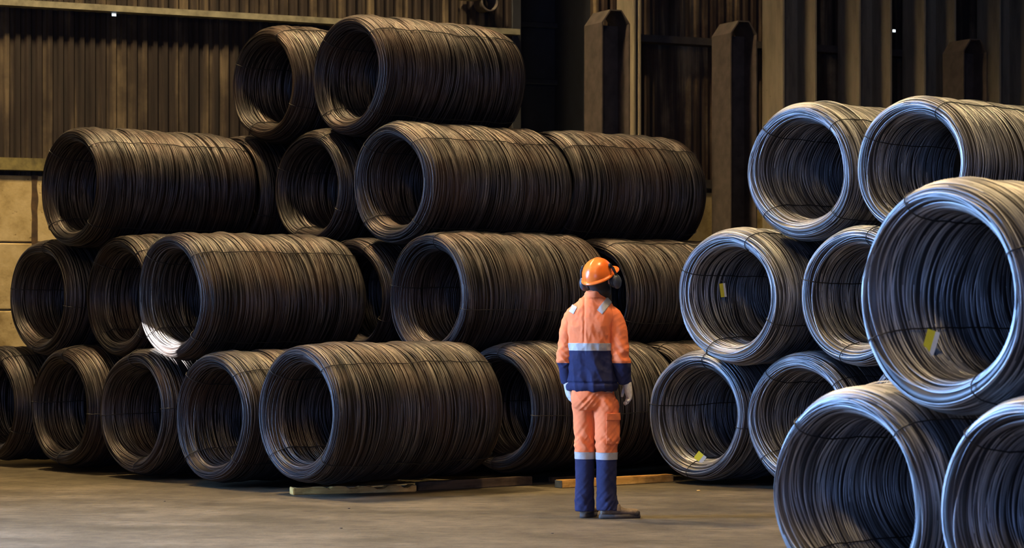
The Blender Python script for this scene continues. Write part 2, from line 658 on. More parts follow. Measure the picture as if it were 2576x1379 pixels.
def profile(L):
    """closed outline of the coil wall in (axial, radial), as dense points"""
    pts = []
    def arc(ca, cr, ra, rr, q0, q1, n):
        for i in range(n):
            q = math.radians(q0 + (q1 - q0) * i / n)
            pts.append((ca + ra * math.cos(q), cr + rr * math.sin(q)))
    t = R - RIN
    ro, ri = t * 0.40, t * 0.60
    ao, ai = 0.20, 0.22
    # outer surface from front to back
    arc(ao, R - ro, ao, ro, 180, 90, 24)
    pts.extend((ao + (L - 2 * ao) * i / 60, R) for i in range(60))
    arc(L - ao, R - ro, ao, ro, 90, 0, 24)
    arc(L - ai, RIN + ri, ai, ri, 0, -90, 16)
    pts.extend((L - ai - (L - 2 * ai) * i / 60, RIN) for i in range(60))
    arc(ai, RIN + ri, ai, ri, 270, 180, 16)
    p = np.array(pts + [pts[0]])
    d = np.hypot(*(p[1:] - p[:-1]).T)
    cum = np.concatenate([[0], np.cumsum(d)])
    tan = np.gradient(p, axis=0)
    tan /= np.linalg.norm(tan, axis=1)[:, None] + 1e-9
    return p, tan, cum


def coil_mesh(name, seed, L=1.70, wire=0.009, pitch=0.0095, segs=84, wander=0.02, lump=1.0, ovality=0.012, stray=0.03, deep=0.14):
    rng = np.random.default_rng(seed)
    p, tan, cum = profile(L)
    P = cum[-1]
    th = np.linspace(0, 2 * np.pi, segs, endpoint=False)
    ph = rng.uniform(0, 2 * np.pi, 12)

    def shape(a, theta):
        g = ovality * np.sin(2 * theta + ph[0]) + ovality * .5 * np.sin(3 * theta + ph[1]) + ovality * .3 * np.sin(5 * theta + ph[8])
        g = g + lump * (.0045 * np.sin(a * 9.5 + ph[2] + .6 * np.sin(theta + ph[3])) + .003 * np.sin(a * 21 + ph[4] + .8 * np.sin(theta + ph[5]))
                        + .002 * np.sin(a * 47 + ph[6] + theta))
        return g

    def surf(t, theta, off):
        t = np.mod(t, P)
        a = np.interp(t, cum, p[:, 0])
        r = np.interp(t, cum, p[:, 1])
        ta = np.interp(t, cum, tan[:, 0])
        tr = np.interp(t, cum, tan[:, 1])
        na, nr = -tr, ta                          # outward
        return a + na * off, r + nr * off + shape(a, theta), ta, tr, na, nr

    # base body under the wires
    nb, sb = 150, 72
    tb = np.linspace(0, P, nb, endpoint=False)
    thb = np.linspace(0, 2 * np.pi, sb, endpoint=False)
    TB, THB = np.meshgrid(tb, thb, indexing='ij')
    a, r, *_ = surf(TB, THB, -0.006)
    base = np.stack([r * np.sin(THB), a, r * np.cos(THB)], -1).reshape(-1, 3)
    I, J = np.meshgrid(np.arange(nb), np.arange(sb), indexing='ij')
    I2, J2 = (I + 1) % nb, (J + 1) % sb
    bq = np.stack([I * sb + J, I2 * sb + J, I2 * sb + J2, I * sb + J2], -1).reshape(-1, 4)

    n = int(P / pitch)
    tj = (np.arange(n) + rng.uniform(-.6, .6, n)) * (P / n)
    pin = np.interp(np.mod(tj, P), cum, p[:, 0]), np.interp(np.mod(tj, P), cum, p[:, 1])
    tj = tj[~((pin[1] < RIN + .01) & (pin[0] > 1.15) & (pin[0] < L - .12))]      # nobody sees the wires deep inside
    n = len(tj)
    amp = wander * rng.uniform(.3, 1.0, n)
    def ragged(k, lo, hi):
        # one uneven closed line per wire, from k random knots
        kn = rng.uniform(lo, hi, (n, k))
        x = th / (2 * np.pi) * k
        i0 = np.floor(x).astype(int)
        f = x - i0
        f = f * f * (3 - 2 * f)
        sh = rng.integers(0, k, n)[:, None]
        r_ = np.arange(n)[:, None]
        return kn[r_, (i0[None] + sh) % k] * (1 - f)[None] + kn[r_, (i0[None] + 1 + sh) % k] * f[None]
    f1, f2, f3, f4 = rng.uniform(0, 2 * np.pi, (4, n))
    # neighbouring wires lean the same way, so the leans are a smooth function of place plus a little of each wire's own
    fld = np.interp(tj, np.linspace(0, P, 26), rng.uniform(-1, 1, 26))
    T = tj[:, None] + ragged(6, -.016, .016) * rng.uniform(0, 1, n)[:, None] ** 2 + wander * fld[:, None] * np.sin(th + ph[9])[None] + .45 * amp[:, None] * np.sin(th[None] + f1[:, None]) \
        + ragged(9, -.006, .006) + .25 * amp[:, None] * np.sin(2 * th[None] + f2[:, None])
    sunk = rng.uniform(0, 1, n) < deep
    off = np.where(sunk, -.0045, 0)[:, None] + rng.uniform(-.003, .004, n)[:, None] + ragged(11, -.0035, .0035)
    loose = rng.uniform(0, 1, n) < stray
    off = off + np.where(loose, rng.uniform(.006, .018, n), 0)[:, None] * np.clip(np.sin(th[None] + f2[:, None]), 0, 1)
    a, r, ta, tr, na, nr = surf(T, th[None], off)
    w = wire * rng.uniform(.85, 1.15, n)[:, None]
    co = []
    for u, v in ((-.52, -.35), (0, .42), (.52, -.35)):
        aa = a + ta * u * w + na * v * w
        rr = r + tr * u * w + nr * v * w
        co.append(np.stack([rr * np.sin(th)[None], aa, rr * np.cos(th)[None]], -1))
    co = np.stack(co, 2)                          # ring, seg, 3, 3
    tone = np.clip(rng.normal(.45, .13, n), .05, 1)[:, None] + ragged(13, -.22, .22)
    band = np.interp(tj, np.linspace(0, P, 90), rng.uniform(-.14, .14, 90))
    tone = np.clip(tone + band[:, None], 0.0, 1) * np.where(sunk, .25, 1)[:, None]  # sunken wires darkened, shade of the gaps put into the tone
    tone4 = np.repeat(tone[:, :, None], 3, 2)
    k0 = len(base)
    I, J, K = np.meshgrid(np.arange(n), np.arange(segs), np.arange(2), indexing='ij')
    J2 = (J + 1) % segs
    def idx(i, j, k): return k0 + (i * segs + j) * 3 + k
    wq = np.stack([idx(I, J, K), idx(I, J, K + 1), idx(I, J2, K + 1), idx(I, J2, K)], -1).reshape(-1, 4)
    allco = np.concatenate([base, co.reshape(-1, 3)])
    fit = 0.579 / np.hypot(allco[:, 0], allco[:, 2]).max()                        # the fullest spot just touches its neighbour
    allco[:, 0] *= fit
    allco[:, 2] *= fit
    me = quadmesh(name, allco, np.concatenate([bq, wq]))
    at_ = me.attributes.new('tone', 'FLOAT', 'POINT')
    at_.data.foreach_set('value', np.concatenate([np.full(len(base), .03), tone4.ravel()]).astype(np.float32))  # base body near black, standing in for the shade between wires

    def on_surface(t, theta, o):
        a_, r_, *_ = surf(np.array([t]), np.array([theta]), np.array([o]))
        return Vector((fit * float(r_[0]) * math.sin(theta), float(a_[0]), fit * float(r_[0]) * math.cos(theta)))
    return me, on_surface, P, L


def tie_meshes(v, angles, seed):
    """binding wires that go round the coil wall, each closed in the radial plane at its own angle"""
    me, on, P, L = v
    rng = random.Random(seed)
    out = []
    for q in angles:
        pts = []
        n = 120
        w1, w2 = rng.uniform(0, 6), rng.uniform(0, 6)
        for i in range(n):
            f = i / n
            wob = 0.008 * math.sin(f * 6.2832 * 3 + w1) + 0.004 * math.sin(f * 6.2832 * 7 + w2)
            pts.append(on(f * P, q + wob, 0.011))
        out.append(tube_mesh('tie_wire', pts, 0.0036, 6, True))
    return out


variants = {}
for i in range(5):
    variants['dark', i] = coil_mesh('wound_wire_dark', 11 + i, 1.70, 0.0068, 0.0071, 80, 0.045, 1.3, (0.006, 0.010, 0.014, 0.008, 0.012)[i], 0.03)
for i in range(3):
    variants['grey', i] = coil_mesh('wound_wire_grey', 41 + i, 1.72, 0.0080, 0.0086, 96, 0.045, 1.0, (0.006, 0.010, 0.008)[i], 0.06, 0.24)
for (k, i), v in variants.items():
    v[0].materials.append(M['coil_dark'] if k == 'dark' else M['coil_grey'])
TIES = {}
for (k, i), v in variants.items():
    TIES[k, i] = tie_meshes(v, [math.radians(a) for a in (0, 90, 180, 270)], 7 * i + (3 if k == 'grey' else 0))


def coil(root_xy, axis_deg, u, v, z, kind, var, roll, label, group, sc=1.0, bright=False):
    """u along the axis from the pile's datum, v across, z the centre height; the open face is at u"""
    al = math.radians(axis_deg)
    U = Vector((math.sin(al), math.cos(al), 0))
    V = Vector((-math.cos(al), math.sin(al), 0))
    p = Vector((*root_xy, 0)) + U * u + V * v
    base = Vector((p.x, p.y, z - R * sc))
    root = empty('wire_rod_coil', base, -al, label, 'wire coil', group)
    rr = math.radians(roll)
    me = variants[kind, var][0]
    w = obj('wire_windings', me, None, root, (0, 0, R * sc), (0, rr, 0))
    w['kind'] = 'stuff'
    w.scale = (sc, 1, sc)
    for t in TIES[kind, var]:
        if not t.materials: t.materials.append(M['tie'])
        o = obj('tie_wire', t, None, root, (0, 0, R * sc), (0, rr, 0))
        o.scale = (sc, 1, sc)
    return root, p, U, V


LX = (-1.686, 18.01)      # datum of the dark pile: face of the coil over the pale timber
LA = 48.7
RX = (1.52, 19.2)         # datum of the grey pile
RA = 45.0
FX = (1.61, 11.11)        # datum of the blue-lit stack
FA = 52.0
Z1, Z2, Z3, Z4 = 0.582, 1.576, 2.57, 3.564
GD, GG, GF = 'dark coils in the long pile', 'grey coils in the pile behind the worker', 'large grey coils in the front stack'
dark = [
    # u, v, z, variant, roll, label
    (0.00, 0.0, Z1 + .065, 0, 45, 'dark wire coil on the floor with the pale split timber under its open end'),
    (0.00, 1.2, Z1, 1, 45, 'dark lopsided wire coil on the floor next to the one on the pale timber'),
    (0.00, 2.4, Z1, 2, -5, 'dark wire coil on the floor whose top rim catches the white sunlight'),
    (0.00, 3.6, Z1, 3, 5, 'dark slumped wire coil on the floor under two coils, beside the sunlit-topped one'),
    (-0.05, 4.8, Z1, 4, 30, 'dark wire coil at the outer end of the floor row, next to the slumped one'),
    (0.00, 1.8, Z2, 4, 45, 'dark wire coil in the second row with white sunlight on its lower rim'),
    (0.22, 3.0, Z2, 0, 42, 'dark wire coil in the second row squeezed behind the sunlit-rim coil'),
    (0.12, 4.2, Z2, 2, 10, 'dark wire coil at the outer end of the second row against the concrete blocks'),
    (0.10, 3.6, Z3, 1, 45, 'dark wire coil lying alone on the second row in front of the mossy girt'),
    (2.05, 0.0, Z1 + .05, 3, 5, 'dark wire coil on the floor behind the old brown timber, mouth half hidden'),
    (1.80, 0.6, Z2, 0, 12, 'dark wire coil in the second row, its whole open mouth below the butted pair'),
    (1.90, 1.8, Z2, 4, 25, 'dark wire coil in the second row showing a rim behind the sunlit-rim coil'),
    (3.72, 0.6, Z2, 2, 25, 'dark wire coil in the second row behind the worker\'s helmet'),
    (3.85, 0.0, Z1 + .05, 1, 15, 'dark wire coil on the floor behind the worker\'s legs, before the grey pile'),
    (1.87, 1.2, Z3, 2, 45, 'dark wire coil in the third row with a second coil butted against its back end'),
    (3.63, 1.2, Z3, 0, 45, 'dark wire coil in the third row butted end to end, its rounded back end showing'),
    (1.87, 2.4, Z3, 3, 25, 'dark wire coil in the third row with open mouth beneath the two topmost coils'),
    (1.85, 3.6, Z3, 0, 25, 'dark wire coil in the third row peeping out behind the lone coil'),
    (1.86, 1.8, Z4, 1, 45, 'topmost dark wire coil with its whole side showing, beside the dark door'),
    (1.80, 3.0, Z4, 3, 27, 'topmost dark wire coil against the sheet wall under the pale girt'),
    # supports that hardly show
    (1.95, 1.2, Z1, 1, 10, 'dark wire coil buried in the floor row behind the timber-borne coil'),
    (1.95, 2.4, Z1, 0, 10, 'dark wire coil buried in the floor row behind the sunlit-topped coil'),
    (1.95, 3.6, Z1, 2, 10, 'dark wire coil buried in the floor row behind the slumped coil'),
    (1.95, 4.8, Z1, 4, 10, 'dark wire coil buried behind the outer end of the floor row'),
    (2.00, 3.0, Z2, 3, 10, 'dark wire coil buried in the second row under the topmost coil by the wall'),
    (2.00, 4.2, Z2, 1, 10, 'dark wire coil buried at the back of the second row outer end'),
    (3.80, 1.2, Z1, 3, 10, 'dark wire coil buried in the floor row below the butted coil'),
    (3.80, 2.4, Z1, 2, 10, 'dark wire coil buried deep in the floor row near the wall'),
    (3.72, 1.8, Z2, 1, 10, 'dark wire coil buried in the second row below the butted coil'),
]
for u, v, z, var, roll, label in dark:
    coil(LX, LA, u, v, z, 'dark', var, roll, label, GD, 1.0)

grey = [
    (0.00, 0.0, Z1, 0, 10, 'grey wire coil on the floor with a yellow tag lying in its mouth'),
    (-0.15, -1.2, Z1, 1, 50, 'grey wire coil on the floor between the tagged coil and the front stack'),
    (-0.20, -2.4, Z1, 2, 50, 'grey wire coil on the floor almost wholly hidden by the front stack'),
    (-0.31, -0.6, Z2, 2, 25, 'grey wire coil in the second row with a small yellow tag hanging inside'),
    (-0.23, -1.8, Z2, 0, 15, 'grey wire coil in the second row partly hidden by the front stack, no tag'),
    (-0.15, -1.2, Z3, 1, 45, 'grey wire coil on top of the pile beside the brown storage post'),
    (-0.33, -2.4, Z3 - .02, 0, 30, 'grey wire coil on top of the pile below the post with the bright edge'),
    (-0.10, -3.0, Z2, 1, 10, 'grey wire coil buried behind the front stack under the top coil'),
    (-0.10, -3.6, Z1, 0, 10, 'grey wire coil buried on the floor behind the front stack'),
]
made = {}
for i, (u, v, z, var, roll, label) in enumerate(grey):
    made['g', i] = coil(RX, RA, u, v, z, 'grey', var, roll, label, GG, 0.97 if 'bright edge' in label else 1.0)
front = [
    (0.0, 0.0, Z1 - .012, 1, 45, 'big blue-lit wire coil on the floor beside open ground, under the tagged coil'),
    (-0.10, -1.18, Z1 - .012, 0, 45, 'big blue-lit wire coil on the floor, farther from the worker, under the tagged coil'),
    (0.0, -0.59, Z2 - .035, 2, 65, 'big blue-lit wire coil lying on two others with a yellow tag inside'),
]
for i, (u, v, z, var, roll, label) in enumerate(front):
    made['f', i] = coil(FX, FA, u, v, z, 'grey', var, roll, label, GF, 0.978)


def coil_tag(key, y, theta, w, h, tilt):
    """card tag on the inside of the coil wall: y along the axis, theta from the top, clockwise seen from the mouth side"""
    root = made[key][0]
    q = math.radians(theta)
    c = Vector((-(RIN - 0.055) * math.sin(q), y, R + (RIN - 0.055) * math.cos(q)))
    m = Matrix.Rotation(math.radians(tilt), 3, 'Y')
    def card(name, x0, x1, z0, z1, mat):
        bm = bmesh.new()
        box_bm(bm, (x0, -0.001, z0), (x1, 0.001, z1))
        for v in bm.verts:
            v.co.y += 0.15 * (v.co.x / w) ** 2 * w
        return bm_mesh(name, bm)
    # the card hangs facing the mouth, turned a little to the open side
    o = obj('paper_tag', card('paper_tag', -w / 2, w * .15, -h / 2, h / 2, None), M['tag_yellow'], root, c,
            (math.radians(8), math.radians(tilt), math.radians(28)))
    o2 = obj('tag_stub', card('tag_stub', w * .15, w / 2, -h / 2, h / 2, None), M['tag_white'], o)
    o3 = obj('tag_wire', tube_mesh('tag_wire', [(0, 0, h / 2 - 0.006), (0.004, 0.012, h / 2 + 0.012), (-0.01, 0.03, h / 2 + 0.025)], 0.0016, 5), M['tie_bright'], o)


coil_tag(('f', 2), 0.24, 131, 0.062, 0.120, 18)
coil_tag(('g', 3), 0.38, 82, 0.05, 0.115, -6)
coil_tag(('g', 0), 0.10, 176, 0.085, 0.075, 38)

# ------------------------------------------------------------------ timbers on the floor
def timber(p0, p1, w, h, mat, label, rough_top=False, painted=False, seed=0):
    p0, p1 = Vector(p0), Vector(p1)
    d = p1 - p0
    L = d.length
    root = empty('timber', (p0.x, p0.y, 0), math.atan2(d.y, d.x), label, 'timber')
    rng = random.Random(seed)
    nx, ny, nz = 34, 4, 4
    vv, ff, ix = [], [], {}
    bm = bmesh.new()
    bmesh.ops.create_grid(bm, x_segments=1, y_segments=1, size=.5)
    bm.free()
    bm = bmesh.new()
    box_bm(bm, (0, 0, 0), (L, w, h))
    bmesh.ops.bevel(bm, geom=bm.edges[:], offset=0.005, segments=2, affect='EDGES')
    es = [e for e in bm.edges if abs(e.verts[0].co.x - e.verts[1].co.x) > L * .8]
    bmesh.ops.subdivide_edges(bm, edges=es, cuts=30)
    for v in bm.verts:
        n = noise.noise(v.co * 7 + Vector((seed * 9, 0, 0)))
        if v.co.z > h * .5:
            v.co.z += n * (0.016 if rough_top else 0.003) - (0.008 if rough_top else 0)
            if rough_top and noise.noise(Vector((v.co.x * 9, seed, 2))) > .22: v.co.z -= 0.018
        v.co.y += noise.noise(v.co * 5 + Vector((3, seed, 1))) * 0.004
        v.co.z = max(v.co.z, 0.0)
    obj('beam', bm_mesh('beam', bm), mat, root)
    if painted:
        obj('painted_end', box_mesh('painted_end', (-0.004, 0.003, 0.002), (0.004, w - .003, h - .004), 0.002), M['end_paint'], root)
    return root


def ground(px, py):
    d = F * H / (py - YH)
    return Vector(((px - 1288) / F * d, d, 0))


timber(ground(738, 1246), ground(1048, 1237), 0.12, 0.060, M['timber'], 'pale split timber with a notched top lying under the open end of a dark coil', True, False, 1)
timber(ground(1053, 1236), ground(1340, 1221), 0.06, 0.074, M['timber_old'], 'dark old timber lying end to end with the pale split one', False, False, 2)
timber(ground(1414, 1229), ground(1695, 1213), 0.10, 0.066, M['timber'], 'clean pale timber with a blue-grey painted end behind the worker\'s shoes', False, True, 3)
timber(ground(1388, 1214), ground(1500, 1209), 0.06, 0.045, M['timber_old'], 'short dark timber stub behind the painted-end timber', False, False, 4)

# litter on the floor
litter = [(1757, 1236, .011, 'timber', 'small yellow wood chip on the floor before the tagged coil'),
          (858, 1330, .007, 'coil_dark', 'dark pebble alone on the floor in front of the pale timber'),
          (1390, 1343, .006, 'coil_dark', 'small dark pebble on the floor nearer the worker'),
          (877, 1280, .008, 'coil_dark', 'flat dark scrap on the floor close to the pale timber'),
          (415, 1262, .006, 'coil_dark', 'small dark scrap on the floor before the bulging coil')]
for px, py, r_, mt, label in litter:
    bm = bmesh.new()
    bmesh.ops.create_icosphere(bm, subdivisions=2, radius=r_)
    for v in bm.verts:
        v.co *= 1 + .35 * noise.noise(v.co * 60 + Vector((px, py, 0)))
        v.co.z *= .45
        v.co.x *= 1.5
    zmin = min(v.co.z for v in bm.verts)
    for v in bm.verts: v.co.z -= zmin
    g = ground(px, py)
    name = 'wood_chip' if mt == 'timber' else 'floor_pebble'
    o = obj(name, bm_mesh(name, bm), M['timber'] if mt == 'timber' else M['girt_dark'], None, g)
    tag(o, label, 'wood chip' if mt == 'timber' else 'pebble')

# ------------------------------------------------------------------ the worker
M['orange'] = plain('hi_vis_orange_cloth', (0.88, 0.215, 0.075), 0.85, 0, 0.03, 60.0, 0.1, 0.2)
M['navy'] = plain('navy_cloth', (0.020, 0.022, 0.060), 0.85, 0, 0.08, 60.0, 0.15, 0.2)
M['tape'] = plain('silver_reflective_tape', (0.37, 0.345, 0.32), 0.45, 0, 0.06, 90.0)
M['skin'] = plain('skin', (0.45, 0.26, 0.18), 0.55, 0, 0.08, 20.0)
M['hair'] = plain('dark_hair_and_shade', (0.012, 0.009, 0.008), 0.6, 0, 0.3, 90.0)
M['helmet'] = plain('orange_helmet_shell', (0.88, 0.17, 0.02), 0.28, 0, 0.05, 20.0)
M['black'] = plain('black_plastic', (0.012, 0.012, 0.014), 0.45, 0, 0.1, 20.0)
M['muff'] = plain('grey_ear_cup_plastic', (0.045, 0.05, 0.062), 0.45, 0, 0.1, 20.0)
M['glove'] = plain('pale_work_glove', (0.50, 0.45, 0.38), 0.85, 0, 0.2, 70.0, 0.2)
M['shoe'] = plain('brown_grey_shoe_leather', (0.15, 0.105, 0.07), 0.65, 0, 0.25, 50.0, 0.15)
M['sole'] = plain('dark_rubber_sole', (0.060, 0.048, 0.040), 0.8, 0, 0.2, 50.0)


def crom(vals, n):
    """Catmull-Rom through a list of vectors, n samples"""
    v = np.array(vals, float)
    m = len(v)
    out = []
    for x in np.linspace(0, m - 1, n):
        i = min(int(x), m - 2)
        f = x - i
        p0, p1, p2, p3 = v[max(i - 1, 0)], v[i], v[i + 1], v[min(i + 2, m - 1)]
        out.append(.5 * (2 * p1 + (p2 - p0) * f + (2 * p0 - 5 * p1 + 4 * p2 - p3) * f * f + (3 * p1 - p0 - 3 * p2 + p3) * f ** 3))
    return np.array(out)


def loft(sections, rings=40, segs=40, flat=False, ref=(0, 1, 0), power=2.0):
    """sections: (x, y, z, half width, half depth, turn in degrees) -> verts, faces with closed ends"""
    c = crom(sections, rings)
    tan = np.gradient(c[:, :3], axis=0)
    co, fs = [], []
    for i in range(rings):
        t = Vector((0, 0, 1)) if flat else Vector(tan[i]).normalized()
        if flat and tan[i][2] < 0: t = Vector((0, 0, -1))
        rf = Vector(ref)
        side = rf.cross(t).normalized() if flat or abs(rf.dot(t)) < .98 else Vector((1, 0, 0))
        dep = t.cross(side).normalized()
        a = math.radians(c[i, 5])
        s2 = side * math.cos(a) + dep * math.sin(a)
        d2 = dep * math.cos(a) - side * math.sin(a)
        for k in range(segs):
            q = 2 * math.pi * k / segs
            cx, sx = math.cos(q), math.sin(q)
            cx = math.copysign(abs(cx) ** (2 / power), cx)
            sx = math.copysign(abs(sx) ** (2 / power), sx)
            co.append(Vector(c[i, :3]) + s2 * (cx * c[i, 3]) + d2 * (sx * c[i, 4]))
    for i in range(rings - 1):
        for k in range(segs):
            l = (k + 1) % segs
            fs.append((i * segs + k, i * segs + l, (i + 1) * segs + l, (i + 1) * segs + k))
    fs.append(tuple(reversed(range(segs))))
    fs.append(tuple(range((rings - 1) * segs, rings * segs)))
    return co, fs


def union(name, lofts, voxel=0.007, smooth=6, factor=0.5):
    """melt several closed lofts into one continuous skin"""
    bm = bmesh.new()
    for co, fs in lofts:
        vs_ = [bm.verts.new(v) for v in co]
        for f in fs: bm.faces.new([vs_[i] for i in f])
    bmesh.ops.recalc_face_normals(bm, faces=bm.faces[:])
    me = bpy.data.meshes.new('tmp')
    bm.to_mesh(me)
    bm.free()
    o = bpy.data.objects.new('tmp', me)
    C.objects.link(o)
    m = o.modifiers.new('r', 'REMESH')
    m.mode = 'VOXEL'
    m.voxel_size = voxel
    if smooth:
        m2 = o.modifiers.new('s', 'SMOOTH')
        m2.iterations = smooth
        m2.factor = factor
    dg = bpy.context.evaluated_depsgraph_get()
    dg.update()
    res = bpy.data.meshes.new_from_object(o.evaluated_get(dg))
    res.name = name
    bpy.data.objects.remove(o)
    bpy.data.meshes.remove(me)
    res.polygons.foreach_set('use_smooth', [True] * len(res.polygons))
    return res


def ball(c, r, sc=(1, 1, 1), n=16):
    co, fs = [], []
    for i in range(1, n):
        a = math.pi * i / n
        for k in range(2 * n):
            b = math.pi * k / n
            co.append(Vector((c[0] + r * sc[0] * math.sin(a) * math.cos(b), c[1] + r * sc[1] * math.sin(a) * math.sin(b), c[2] + r * sc[2] * math.cos(a))))
    w = 2 * n
    for i in range(n - 2):
        for k in range(w):
            l = (k + 1) % w
            fs.append((i * w + k, (i + 1) * w + k, (i + 1) * w + l, i * w + l))
    fs.append(tuple(range(w)))
    fs.append(tuple(reversed(range((n - 2) * w, (n - 1) * w))))
    return co, fs


def wrinkle(me, fn):
    n = len(me.vertices)
    co = np.empty(n * 3, np.float32)
    me.vertices.foreach_get('co', co)
    co = co.reshape(-1, 3)
    nr = np.array([v.normal for v in me.vertices])
    d = np.array([fn(Vector(c)) for c in co])
    me.vertices.foreach_set('co', (co + nr * d[:, None]).astype(np.float32).ravel())
    me.update()


def cut(me, planes):
    bm = bmesh.new()
    bm.from_mesh(me)
    for co, no in planes:
        bmesh.ops.bisect_plane(bm, geom=bm.verts[:] + bm.edges[:] + bm.faces[:], plane_co=co, plane_no=no)
    bm.to_mesh(me)
    bm.free()
    me.polygons.foreach_set('use_smooth', [True] * len(me.polygons))


def lift(name, me, test, off=0.003):
    """the faces of me that pass the test, as a thin layer of their own just above it"""
    bm = bmesh.new()
    bm.from_mesh(me)
    bm.normal_update()
    bmesh.ops.delete(bm, geom=[f for f in bm.faces if not test(f.calc_center_median())], context='FACES')
    bm.normal_update()
    top = {v: v.co + v.normal * off for v in bm.verts}
    r = bmesh.ops.extrude_face_region(bm, geom=bm.faces[:])
    for g in r['geom']:
        if isinstance(g, bmesh.types.BMVert): g.co = g.co + g.normal * off
    return bm_mesh(name, bm, True)


def paint(me, mats, fn):
    for m in mats: me.materials.append(m)
    for f in me.polygons: f.material_index = fn(f.center)


PX = 1487
pbase = ground(PX, 1303)
S = F / pbase.y                       # pixels per metre at the worker
person = empty('person', pbase, 0, 'worker in orange and navy work wear with orange helmet, standing with back turned', 'person')


def w_(px, py, y=0.0):
    """pixel -> the worker's own frame"""
    return ((px - PX) / S, y, (1303 - py) / S)


YAW = -17.0      # the trunk turned to the right
# ---- body: one continuous skin
tors = [(.0, 0, .93, .135, .095, YAW), (.0, 0, 1.05, .13, .09, YAW), (.0, 0, 1.2, .14, .09, YAW), (0, 0, 1.36, .16, .095, YAW), (0.01, 0, 1.45, .14, .08, YAW),
        (.02, 0, 1.52, .075, .06, YAW), (.03, 0, 1.60, .055, .058, YAW)]
armL = [(-.125, .03, 1.44, .045, .045, 0), (-.16, .03, 1.30, .04, .04, 0), (-.176, .02, 1.16, .035, .035, 0), (-.162, .045, .98, .026, .026, 0)]
armR = [(.145, -.03, 1.44, .045, .045, 0), (.195, -.04, 1.30, .042, .042, 0), (.215, -.035, 1.16, .036, .036, 0), (.245, -.01, .985, .026, .026, 0)]
legL = [(-.045, .03, .93, .075, .08, 0), (-.048, .03, .70, .058, .062, 0), (-.042, .025, .48, .045, .05, 0), (-.042, .03, .28, .042, .046, 0), (-.042, .03, .10, .032, .034, 0)]
legR = [(.075, -.02, .93, .075, .08, 0), (.10, -.03, .70, .06, .064, 0), (.108, -.03, .48, .046, .05, 0), (.108, -.03, .28, .043, .046, 0), (.108, -.03, .10, .032, .034, 0)]
HEAD = Matrix.Translation(Vector((.056, -.012, 1.692))) @ Matrix.Rotation(math.radians(-27), 4, 'Z') @ Matrix.Rotation(math.radians(25), 4, 'X') @ Matrix.Rotation(math.radians(-4), 4, 'Y')


def hx(lf):
    co, fs = lf
    return [HEAD @ Vector(v) for v in co], fs


hd = [(0, .0, -.10, .045, .05, 0), (0, .035, -.085, .05, .065, 0), (0, .02, -.05, .066, .086, 0), (0, .0, .0, .074, .096, 0), (0, -.005, .05, .073, .094, 0), (0, -.005, .09, .05, .066, 0), (0, -.005, .105, .02, .03, 0)]
body_l = [loft(tors, 40, 32, True), loft(armL, 24, 20), loft(armR, 24, 20), loft(legL, 30, 20, True), loft(legR, 30, 20, True),
          hx(loft(hd, 30, 32, True)),
          hx(ball((0, .098, -.018), .013, (1, 1.2, 1.9), 10)),        # nose
          hx(ball((0, .075, -.085), .026, (1, .9, .7), 10)),          # chin
          hx(ball((0, .090, .012), .03, (1.4, .25, .3), 10)),         # brow
          hx(ball((-.074, -.005, -.02), .03, (.35, .7, 1.1), 10)), hx(ball((.074, -.005, -.02), .03, (.35, .7, 1.1), 10)),   # ears
          hx(ball((0, .088, -.052), .022, (1.1, .35, .25), 10))]      # lips
body = obj('body', union('body', body_l, 0.006, 4), M['skin'], person)
for sx in (-1, 1):
    e = union('eye', [hx(ball((sx * .031, .086, -.004), .011, (1.2, .8, .8), 10))], 0.003, 1)
    obj('eye', e, M['tag_white'], body)
hair_l = [hx(loft([(0, -.020, -.130, .062, .056, 0), (0, -.026, -.085, .078, .072, 0), (0, -.025, -.05, .069, .078, 0), (0, -.02, .0, .079, .090, 0), (0, -.008, .06, .076, .096, 0)], 16, 32, True))]  # shaped wider and lower to stand in for the helmet's shadow too
obj('hair', union('hair', hair_l, 0.006, 3), M['hair'], person)

# ---- jacket
T = [(.010, 0, .905, .166, .120, YAW), (.010, 0, .925, .174, .128, YAW), (.008, 0, .97, .172, .128, YAW), (.0, 0, 1.05, .160, .122, YAW), (-.004, 0, 1.15, .153, .120, YAW),
     (-.008, 0, 1.25, .160, .122, YAW), (-.006, 0, 1.35, .174, .122, YAW), (.0, 0, 1.42, .182, .112, YAW), (.004, 0, 1.465, .170, .102, YAW), (.010, 0, 1.505, .132, .088, YAW),
     (.018, 0, 1.545, .090, .076, YAW), (.026, 0, 1.570, .072, .071, YAW), (.032, 0, 1.590, .064, .066, YAW), (.034, .004, 1.600, .050, .052, YAW)]
SL = [(-.085, .024, 1.455, .048, .052, 0), (-.130, .03, 1.425, .054, .064, 0), (-.158, .03, 1.35, .055, .066, 0), (-.172, .024, 1.24, .054, .062, 0), (-.180, .016, 1.15, .052, .058, 0),
      (-.176, .022, 1.06, .050, .054, 0), (-.166, .035, .985, .046, .049, 0), (-.160, .04, .955, .043, .045, 0)]
SR = [(.105, -.024, 1.462, .048, .055, 0), (.150, -.034, 1.428, .056, .066, 0), (.182, -.042, 1.35, .060, .068, 0), (.200, -.050, 1.24, .063, .066, 0), (.204, -.056, 1.15, .060, .064, 0),
      (.216, -.050, 1.06, .056, .058, 0), (.232, -.035, .985, .051, .052, 0), (.238, -.03, .952, .045, .046, 0)]


def crease(v):
    return (1 - abs(noise.noise(v)) * 2.2)


